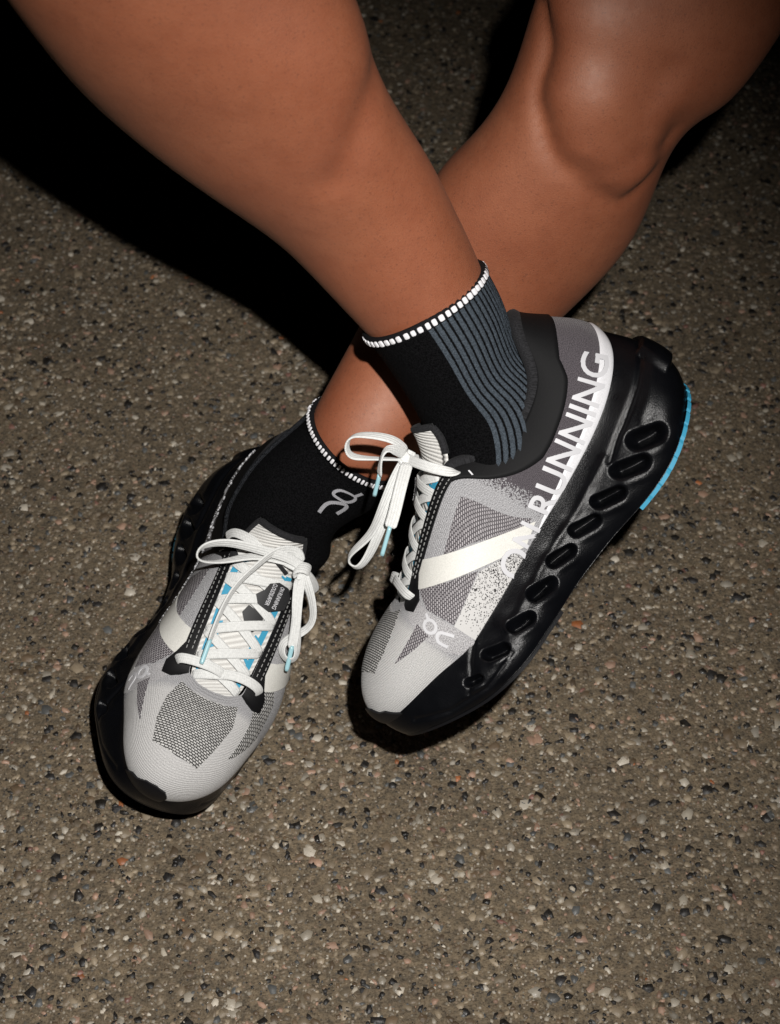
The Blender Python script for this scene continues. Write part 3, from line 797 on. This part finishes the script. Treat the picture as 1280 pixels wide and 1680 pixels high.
def criss(s, mats):
    """zigzag lacing between the cyan loops"""
    A = [.10, .215, .33, .445, .56, .675]
    strands = []
    for st in (1, -1):
        a_l, b_l, o_l = [], [], []
        for i in range(len(A)-1):
            sg = st*(1 if i % 2 == 0 else -1)
            for k in np.linspace(0, 1, 7)[:-1]:
                a_l.append(A[i]+(A[i+1]-A[i])*k); b_l.append(sg*.93*(1-2*k))
                o_l.append(1.6+(1.6 if (st == 1) == (i % 2 == 0) else .1)*math.sin(math.pi*k)+(-1.2 if k == 0 else 0))
        a_l.append(A[-1]); b_l.append(-sg*.93); o_l.append(.6)
        strands.append((np.array(a_l), np.array(b_l), np.array(o_l)))
    root = None
    # front bar runs under both eyestay tabs
    for a_l, b_l, o_l in strands:
        p = tongue_at(a_l, b_l, o_l+.6); q = tongue_at(a_l, b_l, o_l+1.6)
        n = 20*(len(A)-1)
        # piecewise straight runs: one ribbon per run so the folds at the edge stay crisp
        for i in range(len(A)-1):
            sl = slice(i*6, i*6+7)
            v, f, su_ = sweep(p[sl], norm(q-p)[sl], 6.1, 1.3, n=22, seg=14)
            o = s.part('lace_run', v, f, mats['lace'], root, {'suv': su_})
            if root is None: root = o; o.name = 'lace'
    return root

def knot(s, mats, c, parent, sz=7.0):
    """small wrapped knot: a short fat ribbon curled over itself"""
    c = np.array(c, float); ang = np.linspace(-2.6, 2.6, 12)
    pts = [c+np.array([sz*.15*math.sin(a*.5)*2, math.sin(a)*sz*.55, math.cos(a)*sz*.5]) for a in ang]
    nr = [np.array([0, math.sin(a), math.cos(a)]) for a in ang]
    v, f, su_ = sweep(pts, nr, 8.0, 2.4, n=40, seg=12)
    return s.part('knot', v, f, mats['lace'], parent, {'suv': su_})

def aglet(s, mats, a, b, parent):
    a, b = np.array(a, float), np.array(b, float)
    v, f, su_ = sweep([a, (a+b)/2, b], [PLN]*3, 3.0, 2.6, n=10, seg=10, sq=.9)
    return s.part('aglet', v, f, mats['aglet'], parent, {'suv': su_})

def fabric(name, c1, c2, scale=1500, rough=.85, bump=.35, sheen=.2, dist=.0004):
    """heathered knit"""
    m, nt, b = newmat(name); g = N(nt); uv = g.attr('suv')
    f = g.noise(uv, scale, 2, .7); c = g.mix(g.mapr(f, .38, .62), c1, c2)
    g.l(c, b.inputs['Base Color']); b.inputs['Roughness'].default_value = rough; b.inputs['Specular IOR Level'].default_value = .25
    b.inputs['Sheen Weight'].default_value = sheen
    g.bump(f, bump, dist, b); return m

def weave(name, thread, hole, bw=.0024, rh=.0013, mortar=.0003, rot=.0, rough=.7, var=.25, src='suv'):
    m, nt, b = newmat(name); g = N(nt); uv = g.attr(src)
    mp = g.n('ShaderNodeMapping'); mp.inputs['Rotation'].default_value = (0, 0, rot); g.l(uv, mp.inputs[0])
    br = g.n('ShaderNodeTexBrick'); br.offset = .5; br.inputs['Scale'].default_value = 1.0
    br.inputs['Brick Width'].default_value = bw; br.inputs['Row Height'].default_value = rh; br.inputs['Mortar Size'].default_value = mortar
    br.inputs['Mortar Smooth'].default_value = .4; br.inputs['Bias'].default_value = 0
    br.inputs['Color1'].default_value = thread; br.inputs['Color2'].default_value = [x*(1-var) for x in thread[:3]]+[1]; br.inputs['Mortar'].default_value = hole
    g.l(mp.outputs[0], br.inputs['Vector'])
    f = g.noise(uv, 350, 3)
    c = g.mix(g.mapr(f, .3, .7, 0, .35), br.outputs['Color'], hole)
    g.l(c, b.inputs['Base Color']); b.inputs['Roughness'].default_value = rough; b.inputs['Specular IOR Level'].default_value = .4
    inv = g.math('SUBTRACT', 1.0, br.outputs['Fac']); g.bump(inv, .8, .0006, b); return m

def knit_upper():
    m, nt, b = newmat('grey_knit'); g = N(nt); uv = g.attr('suv'); r = g.attr('rest'); X, Y, Z = g.sep(r)
    f = g.noise(uv, 1700, 2, .8); big = g.noise(uv, 240, 3)
    mid = g.mix(g.mapr(f, .36, .64), srgb(104, 103, 105), srgb(184, 184, 186))
    toe = g.mix(g.mapr(f, .35, .65), srgb(152, 151, 151), srgb(198, 197, 195))
    dark = g.mix(g.mapr(f, .36, .66), srgb(46, 43, 46), srgb(98, 92, 97))
    # threads of the lighter yarn fade in along the foot with a grainy edge
    wn_ = g.n('ShaderNodeTexWhiteNoise', noise_dimensions='2D')
    sn = g.n('ShaderNodeVectorMath', operation='SNAP'); g.l(uv, sn.inputs[0]); sn.inputs[1].default_value = (.0007, .0007, 1)
    g.l(sn.outputs[0], wn_.inputs['Vector'])
    e = g.math('ADD', X, g.math('MULTIPLY', g.math('SUBTRACT', wn_.outputs[0], .5), .012))
    e = g.math('ADD', e, g.math('MULTIPLY', g.math('SUBTRACT', Z, .06), -.15))
    c = g.mix(g.mapr(e, .121, .1225), dark, mid)
    e2 = g.math('ADD', X, g.math('MULTIPLY', g.math('SUBTRACT', big, .5), .004))
    c = g.mix(g.mapr(e2, .219, .224), c, toe)
    g.l(c, b.inputs['Base Color']); b.inputs['Roughness'].default_value = .85; b.inputs['Specular IOR Level'].default_value = .25
    b.inputs['Sheen Weight'].default_value = .15
    wv = g.n('ShaderNodeTexWave', wave_type='BANDS', bands_direction='Y'); wv.inputs['Scale'].default_value = 260; wv.inputs['Distortion'].default_value = 1.0
    g.l(uv, wv.inputs[0])
    g.bump(g.math('ADD', f, g.math('MULTIPLY', wv.outputs['Fac'], .6)), .6, .0007, b); return m

def speckled():
    m, nt, b = newmat('speckled_knit'); g = N(nt); uv = g.attr('suv'); X, Y, Z = g.sep(g.attr('rest'))
    wn_ = g.n('ShaderNodeTexWhiteNoise', noise_dimensions='2D')
    sn = g.n('ShaderNodeVectorMath', operation='SNAP'); g.l(uv, sn.inputs[0]); sn.inputs[1].default_value = (.00055, .00045, 1)
    g.l(sn.outputs[0], wn_.inputs['Vector'])
    thr = g.mapr(X, .135, .205, .48, .01)
    k = g.math('LESS_THAN', wn_.outputs[0], thr)
    f = g.noise(uv, 1700, 2, .8)
    c = g.mix(k, g.mix(f, srgb(170, 169, 168), srgb(198, 197, 195)), srgb(48, 46, 48))
    g.l(c, b.inputs['Base Color']); b.inputs['Roughness'].default_value = .85; b.inputs['Specular IOR Level'].default_value = .25
    g.bump(f, .35, .0005, b); return m

def lace_mat():
    m, nt, b = newmat('lace_weave'); g = N(nt); uv = g.attr('suv'); U, Vv, _ = g.sep(uv)
    # herringbone ribs along the lace
    w1 = g.math('SINE', g.math('MULTIPLY', Vv, 2*math.pi/.0016)); w2 = g.math('SINE', g.math('ADD', g.math('MULTIPLY', U, 2*math.pi/.0012), g.math('MULTIPLY', Vv, 2500)))
    h = g.math('ADD', w1, g.math('MULTIPLY', w2, .5))
    c = g.mix(g.mapr(g.noise(uv, 600, 2), .3, .7), srgb(196, 197, 195), srgb(212, 213, 211))
    g.l(c, b.inputs['Base Color']); b.inputs['Roughness'].default_value = .75; b.inputs['Specular IOR Level'].default_value = .3
    b.inputs['Sheen Weight'].default_value = .2
    g.bump(h, .35, .0003, b); return m

def foam_mat():
    m, nt, b = newmat('black_foam'); g = N(nt); oc = g.attr('rest')
    f = g.noise(oc, 1600, 2); f2 = g.noise(oc, 60, 4)
    c = g.mix(f2, (.0013, .0014, .0019, 1), (.0032, .0035, .0046, 1)); g.l(c, b.inputs['Base Color'])
    g.l(g.mapr(f2, .3, .7, .26, .36), b.inputs['Roughness']); b.inputs['Specular IOR Level'].default_value = .26
    g.bump(f, .30, .0007, b); return m

def tongue_mat():
    m, nt, b = newmat('tongue_knit'); g = N(nt); uv = g.attr('suv'); U, Vv, _ = g.sep(uv)
    s_ = g.math('SINE', g.math('ADD', g.math('MULTIPLY', U, 2*math.pi/.0030), g.math('MULTIPLY', Vv, 900)))
    n_ = g.noise(uv, 900, 2)
    h = g.math('ADD', s_, n_)
    c = g.mix(g.mapr(s_, -1, .2), srgb(182, 180, 176), srgb(214, 213, 209)); g.l(c, b.inputs['Base Color'])
    b.inputs['Roughness'].default_value = .85; g.bump(h, .6, .0006, b); return m

def cyan_mat():
    m, nt, b = newmat('cyan_rubber'); g = N(nt)
    b.inputs['Base Color'].default_value = srgb(52, 142, 174); b.inputs['Roughness'].default_value = .55
    g.bump(g.noise(g.attr('rest'), 1500, 2), .2, .0003, b); return m

MATS = {
    'knit': knit_upper(), 'speck': speckled(), 'heather': fabric('heather_knit', srgb(112, 110, 112), srgb(186, 185, 186)),
    'mesh': weave('open_mesh', srgb(204, 203, 200), srgb(30, 29, 30), rot=1.42, src='rest'),
    'mesh2': weave('dense_mesh', srgb(178, 174, 176), srgb(66, 62, 66), .0021, .0014, .00036, .6),
    'foam': foam_mat(), 'rubber': simple('black_rubber', (.004, .004, .005, 1), .45, .35, 1200, .2),
    'cyan': cyan_mat(), 'white': simple('white_film', srgb(200, 199, 193), .55, .4, 1400, .12, .0003),
    'white2': simple('band_film', srgb(208, 208, 211), .5, .45, 1400, .1, .0003),
    'letter': simple('letter_print', srgb(190, 190, 193), .5, .45),
    'collar': simple('collar_synthetic', (.0035, .0035, .004, 1), .66, .16, 700, .12),
    'lining': fabric('collar_lining', (.007, .007, .008, 1), (.02, .02, .022, 1), 1400, .9, .4, .02),
    'webbing': simple('black_webbing', (.003, .003, .0035, 1), .6, .2, 1500, .2),
    'thread': simple('white_thread', srgb(140, 140, 138), .7), 'tongue': tongue_mat(), 'lace': lace_mat(),
    'labelblack': simple('label_black', (.008, .008, .009, 1), .6), 'aglet': simple('clear_aglet', srgb(150, 190, 198), .25, .6),
}

def pose(yaw, pitch, roll, loc, scale):
    m = Matrix.Rotation(yaw, 4, 'Z') @ Matrix.Rotation(pitch, 4, 'Y') @ Matrix.Rotation(roll, 4, 'X') @ Matrix.Scale(scale, 4)
    return Matrix.Translation(loc) @ m
r_root = empty('running_shoe', pose(-2.3829, .5548, .9155, (.1836, -.1118, .2297), .96))
tag(r_root, 'grey and black running shoe raised off the ground, white lettering along its side in view', 'running shoe', 'pair of running shoes')
l_root = empty('running_shoe', pose(-1.79, -.0057, -.4084, (-.0860, -.0069, .0223), 1.0))
tag(l_root, 'grey and black running shoe flat on the asphalt, laced front facing up', 'running shoe', 'pair of running shoes')
#BUILD#
shoe_r = Shoe(r_root, False); build_shoe(shoe_r, MATS, 'R')
shoe_l = Shoe(l_root, True); build_shoe(shoe_l, MATS, 'L')

# laces of the grounded shoe
lc = criss(shoe_l, MATS)
lace(shoe_l, 'lace_bar', [(206, 27, 70), (206.8, 25.2, 76), (206.5, 14, 79), (205.8, 1.0, 77.5), (206, -3, 72)], [0]*5, MATS, parent=lc)
lace(shoe_l, 'lace_bar', [(206, 2, 73), (205.7, -3.7, 77.5), (205, -14, 79), (204.2, -24, 75), (204, -27, 69)], [0]*5, MATS, parent=lc)
lace(shoe_l, 'lace_bar', [(125, 28, 96), (127, 25, 106), (133, 12, 113), (138, -8, 115), (138, -19, 114)], [0]*5, MATS, parent=lc)
lace(shoe_l, 'lace_bar', [(134, -36, 94), (135, -33, 101), (137.5, -26, 110), (138.5, -20, 114)], [0]*4, MATS, parent=lc)
knot(shoe_l, MATS, (139, -20.5, 114), lc)
lace(shoe_l, 'lace_loop', [(137, -19.9, 115.4), (138.8, -7.9, 119.5), (142.8, 7.4, 121), (147.5, 26.3, 121), (154, 39.4, 118), (159.6, 42.8, 114), (160.5, 38, 110), (153.5, 25, 110.5), (143, 9.2, 113), (137.3, -12.1, 114.8)],
     [10, 25, 40, 55, 70, 80, 70, 55, 35, 15], MATS, parent=lc)
lace(shoe_l, 'lace_end', [(135, -17.5, 117), (133, -12, 121.5), (139, -1.1, 121.5), (151, 7, 115), (164.9, 13.5, 105), (181.6, 15.3, 95.6), (195.8, 14.6, 88)],
     [0, 30, 50, 60, 60, 60, 60], MATS, 5.6, parent=lc)
aglet(shoe_l, MATS, (195.0, 14.65, 88.4), (209, 13.7, 81.5), lc)
lace(shoe_l, 'lace_loop', [(140.3, -21.3, 114.1), (147.2, -29.6, 109.3), (155.2, -37.2, 101.8), (162.2, -38.2, 94.7), (168.2, -32.2, 88), (174.4, -28.7, 83.5), (180.1, -33.3, 81.2), (179, -38.5, 83.8), (171.2, -35.1, 91.2), (159, -26.5, 102.5), (144.6, -20.3, 112.4)],
     [-20, -50, -60, -50, -30, -50, -80, -60, -30, -20, -10], MATS, parent=lc)
lace(shoe_l, 'lace_end', [(140.3, -21.3, 114.1), (153.6, -24.5, 107.5), (166, -30, 98), (176, -34, 88)], [0, -15, -20, -10], MATS, parent=lc)
aglet(shoe_l, MATS, (175, -33.6, 89), (186, -37, 78), lc)

# laces of the raised shoe
rc = criss(shoe_r, MATS)
lace(shoe_r, 'lace_bar', [(207, 27, 68), (207.5, 25, 74), (206, 12, 79), (206, 0, 79)], [0]*4, MATS, parent=rc)
lace(shoe_r, 'lace_bar', [(206, 0, 77), (206, -14, 79), (205, -24, 75), (204, -27, 69)], [0]*4, MATS, parent=rc)
lace(shoe_r, 'lace_bar', [(133, 29.5, 93), (137, 29.5, 99), (142, 25, 110), (144.5, 14, 117.5), (144.8, 8, 119)], [0]*5, MATS, parent=rc)
lace(shoe_r, 'lace_bar', [(132, -28, 93), (136, -26, 100), (142, -14, 113), (144.8, 4, 119)], [0]*4, MATS, parent=rc)
knot(shoe_r, MATS, (145, 8, 119.5), rc)
lace(shoe_r, 'lace_loop', [(142, 7.5, 122), (141.9, 15, 134), (149.9, 17, 148.7), (157.7, 17, 154), (163.5, 13, 149), (160.5, 9, 139.9), (152, 9, 128), (147, 8.5, 121)],
     [70, 80, 85, 90, 85, 80, 75, 70], MATS, parent=rc, base=np.array([.6, .8, .2]))
lace(shoe_r, 'lace_end', [(144, 10, 122), (146, 20, 130), (150, 23, 134), (156.5, 22.4, 132), (163, 19, 127.3)], [20, 40, 60, 60, 40], MATS, parent=rc, base=np.array([.3, .9, .3]))
aglet(shoe_r, MATS, (162.5, 19.2, 127.6), (174, 12.7, 121.5), rc)
lace(shoe_r, 'lace_loop', [(146.3, 8, 119.4), (159.7, 15, 118.4), (178.1, 15, 113.1), (193.8, 7, 108.6), (207.4, -1.5, 109), (214.4, -6.8, 106.1), (213.4, -4.9, 100.1), (202, 1.2, 100.9), (189.2, 8.8, 105.3), (170.3, 13.4, 111.6), (150, 8.3, 117.5)],
     [0, 15, 25, 40, 60, 80, 60, 40, 25, 15, 0], MATS, parent=rc, base=np.array([.2, .95, .2]))
lace(shoe_r, 'lace_end', [(147.2, 13.4, 118.2), (160.8, 22.6, 113.8), (174.1, 24, 107.9), (183, 24.4, 104.4)], [0, 5, 5, 10], MATS, 7.6, parent=rc, base=np.array([.2, .95, .2]))
aglet(shoe_r, MATS, (182.4, 24.3, 104.7), (198.8, 21.8, 97.5), rc)
# ------------------------------------------------------------------ socks
def sock_surface(rings, n=110, nphi=180, disp=None):
    c = np.array([r[0] for r in rings]); T = norm(np.gradient(c, axis=0)); v = norm(c-FRONT)
    A = norm(np.cross(T, v)); Bd = np.cross(A, T)
    C = spline(c, n); a = norm(spline(A, n)); b = norm(spline(Bd, n)); r1 = spline([r[1] for r in rings], n)[:, 0]; r2 = spline([r[2] for r in rings], n)[:, 0]
    ph = np.linspace(-math.pi, math.pi, nphi, endpoint=False); k = np.linspace(0, 1, n)
    S, F = np.meshgrid(k, ph, indexing='ij')
    d = disp(S, F) if disp is not None else 0*S
    P = C[:, None]+a[:, None]*((r1[:, None]+d)*np.cos(F))[..., None]+b[:, None]*((r2[:, None]+d)*np.sin(F))[..., None]
    L = np.concatenate([[0], np.cumsum(np.linalg.norm(np.diff(C, axis=0), axis=1))])
    return P, S, F, L
def sock_mat(name, rib0, rib1, drift, pitch, ribcol, n0=.004):
    """black knit with a zone of grey ribs between two angles (radians) round the ankle"""
    m, nt, b = newmat(name); g = N(nt); S, F, L = g.sep(g.attr('suv')); uv = g.attr('suv'); r = g.attr('rest')
    f = g.mapr(g.noise(r, 1100, 2), .35, .65); f2 = g.noise(r, 700, 2)
    e = g.math('ADD', F, g.math('MULTIPLY', S, drift))
    if rib0 > rib1: inz = g.math('MAXIMUM', g.math('GREATER_THAN', e, rib0), g.math('LESS_THAN', e, rib1))
    else: inz = g.math('MULTIPLY', g.math('GREATER_THAN', e, rib0), g.math('LESS_THAN', e, rib1))
    st = g.math('SINE', g.math('MULTIPLY', e, 2*math.pi/pitch))
    st = g.math('ADD', st, g.math('MULTIPLY', g.math('SUBTRACT', f2, .5), 1.0))
    rib = g.mapr(st, -.75, -.3)
    blk = g.mix(f, (.0008, .0008, .001, 1), (.0050, .0050, .0056, 1))
    gry = g.mix(f, [x*.7 for x in ribcol[:3]]+[1], [x*1.3 for x in ribcol[:3]]+[1])
    c = g.mix(g.math('MULTIPLY', inz, rib), blk, gry)
    g.l(c, b.inputs['Base Color']); b.inputs['Roughness'].default_value = .95; b.inputs['Specular IOR Level'].default_value = .06
    g.bump(f, .5, .0006, b); return m
def rib_disp(rib0, rib1, drift, pitch, amp=.0006):
    def d(S, F):
        e = F+S*drift; inz = ((e > rib0) | (e < rib1)) if rib0 > rib1 else ((e > rib0) & (e < rib1))
        return inz*amp*np.sin(e*2*math.pi/pitch)+.0007*np.sin(S*23+F*2)*smooth01((S-.35)*3)
    return d
STITCH = None
def make_sock(name, label, rings, rz, mat, nst, slen, trim_mat):
    global STITCH
    P, S, F, L = sock_surface(rings, disp=rib_disp(*rz)); n, m = P.shape[:2]
    base = P[0].mean(0)
    root = empty(name, Matrix.Translation(base)); tag(root, label, 'sock', 'pair of black socks')
    v = (P-base).reshape(-1, 3); f = []
    for i in range(n-1):
        for j in range(m): f.append((i*m+j, i*m+(j+1) % m, (i+1)*m+(j+1) % m, (i+1)*m+j))
    suv = np.stack([S, F, np.repeat(L[:, None], m, 1)], -1).reshape(-1, 3)
    leg = mesh_obj('leg_tube', v, f, mat, root, True, {'suv': suv, 'rest': v})
    # folded cuff edge carrying the white stitches
    ring = P[0]-base; cen = ring.mean(0); axis = norm((P[3]-P[0]).mean(0)); out = norm(ring-cen)
    prof = [(-.0020, -.0010), (-.0010, -.0016), (.0006, -.0012), (.0012, .0006), (.0010, .0040), (.0002, .0046)]
    G = np.stack([ring+out*a+axis*b for a, b in prof], 1)
    cuff = mesh_obj('cuff', G.reshape(-1, 3), grid_faces(m, len(prof), True), trim_mat[0], root)
    if STITCH is None:
        bm = bmesh.new(); bmesh.ops.create_cube(bm, size=1)
        bmesh.ops.bevel(bm, geom=bm.edges[:], offset=.28, segments=2, affect='EDGES', profile=.6)
        me = bpy.data.meshes.new('stitch'); bm.to_mesh(me); bm.free()
        me.polygons.foreach_set('use_smooth', [True]*len(me.polygons)); me.materials.append(trim_mat[1]); STITCH = me
    cum = np.concatenate([[0], np.cumsum(np.linalg.norm(np.roll(ring, -1, 0)-ring, axis=1))]); tot = cum[-1]
    for k in range(nst):
        u = (k+.5+rng.uniform(-.08, .08))/nst*tot; i = int(np.searchsorted(cum, u)-1) % m
        p = ring[i]+(ring[(i+1) % m]-ring[i])*((u-cum[i])/(cum[i+1]-cum[i])); o = out[i]; t = norm(np.cross(axis, o))
        ax2 = norm(axis+t*.10)
        q = p+o*.0011+axis*.0018
        w = tot/nst*rng.uniform(.58, .70); hl = slen*rng.uniform(.9, 1.08)
        mt = Matrix(((t[0]*w, ax2[0]*hl, o[0]*.0018, q[0]), (t[1]*w, ax2[1]*hl, o[1]*.0018, q[1]), (t[2]*w, ax2[2]*hl, o[2]*.0018, q[2]), (0, 0, 0, 1)))
        so = bpy.data.objects.new('stitch', STITCH); COL.objects.link(so); so.parent = cuff; so.matrix_local = mt
    return root, leg, P, base
trim_m = (simple('cuff_black', (.006, .006, .007, 1), .9, .15), simple('stitch_white', srgb(222, 221, 224), .8, .2, 1500, .3))
bpy.context.view_layer.update()
rz = (-1.74, 1.9, -.12, .108)
R_SOCK = [
    (np.array([0.0188, -0.0993, 0.2873]), 0.0384, 0.0403),
    (np.array([0.0328, -0.1089, 0.2653]), 0.0365, 0.0394),
    (np.array([0.0459, -0.1216, 0.2431]), 0.0348, 0.0338),
    (np.array([0.0593, -0.1340, 0.2286]), 0.0400, 0.0275),
    (np.array([0.0636, -0.1509, 0.2095]), 0.0360, 0.0270),
    (np.array([0.0590, -0.1720, 0.1874]), 0.0270, 0.0240),
]
sr = make_sock('sock', 'black sock with blue grey ribs and white stitched cuff, on the raised foot', R_SOCK, rz,
               sock_mat('ribbed_sock', rz[0], rz[1], rz[2], rz[3], srgb(62, 69, 76)), 58, .0036, trim_m)
lz = (2.55, -2.75, 0.0, .10)
L_SOCK = [
    (np.array([-0.0197, -0.0805, 0.1563]), 0.0352, 0.0368),
    (np.array([-0.0334, -0.0835, 0.1374]), 0.0360, 0.0360),
    (np.array([-0.0586, -0.1005, 0.1266]), 0.0335, 0.0300),
    (np.array([-0.0702, -0.1124, 0.1065]), 0.0350, 0.0260),
    (np.array([-0.0811, -0.1285, 0.0901]), 0.0300, 0.0220),
    (np.array([-0.0947, -0.1563, 0.0760]), 0.0260, 0.0220),
]
sl = make_sock('sock', 'plain black sock with a small grey logo and white stitched cuff, in the grounded shoe', L_SOCK, lz,
               sock_mat('plain_sock', lz[0], lz[1], lz[2], lz[3], srgb(52, 54, 58)), 82, .0034, trim_m)

# knitted logo on the plain sock
class SockSurf:
    def __init__(s, P): s.P = P
    def at(s, th, w, off=0.0):
        P = s.P; n, m = P.shape[:2]
        x = np.clip(th, 0, 1)*(n-1); i = np.clip(np.floor(x).astype(int), 0, n-2); fx = (x-i)[:, None]
        y = (w+math.pi)/(2*math.pi)*m; j = np.floor(y).astype(int) % m; fy = (y-np.floor(y))[:, None]; j2 = (j+1) % m
        q = (P[i, j]*(1-fy)+P[i, j2]*fy)*(1-fx)+(P[i+1, j]*(1-fy)+P[i+1, j2]*fy)*fx
        c = P.mean(1)[i]; return (q+norm(q-c)*np.asarray(off).reshape(-1, 1)/1000)*1000
class SockPart:
    def __init__(s, root, base): s.root = root; s.base = base
    def part(s, name, v, f, mat, parent=None, attrs=None, smooth=True):
        w = np.asarray(v)/1000-s.base; return mesh_obj(name, w, f, mat, parent or s.root, smooth, dict(attrs or {}, rest=w))
SA, SB = 190.0, 36.0
def sock_logo():
    sp = SockPart(sl[0], sl[3]); sf = SockSurf(sl[2])
    yarn = fabric('logo_yarn', srgb(96, 96, 100), srgb(176, 176, 180), 1300, .9, .5, 0)
    ring = spline(np.array([(.270, -1.187), (.2425, -1.20), (.2202, -1.117), (.206, -.985), (.206, -.883), (.2294, -.845), (.2569, -.905), (.268, -1.047)])*[SA, SB], 40, True)
    tick = np.array([(.200, -.915), (.152, -.870)])*[SA, SB]
    arch = spline(np.array([(.372, -1.050), (.328, -1.09), (.296, -1.03), (.268, -.85), (.288, -.765), (.326, -.765)])*[SA, SB], 30)
    for v, f in (stroke(ring, 2.2, True), stroke(tick, 2.0), stroke(arch, 2.7)):
        drape(sp, 'logo', v, f, lambda x, y: (x/SA, y/SB), yarn, .5, .5, sl[1], cell=2, surf=sf)
sock_logo()
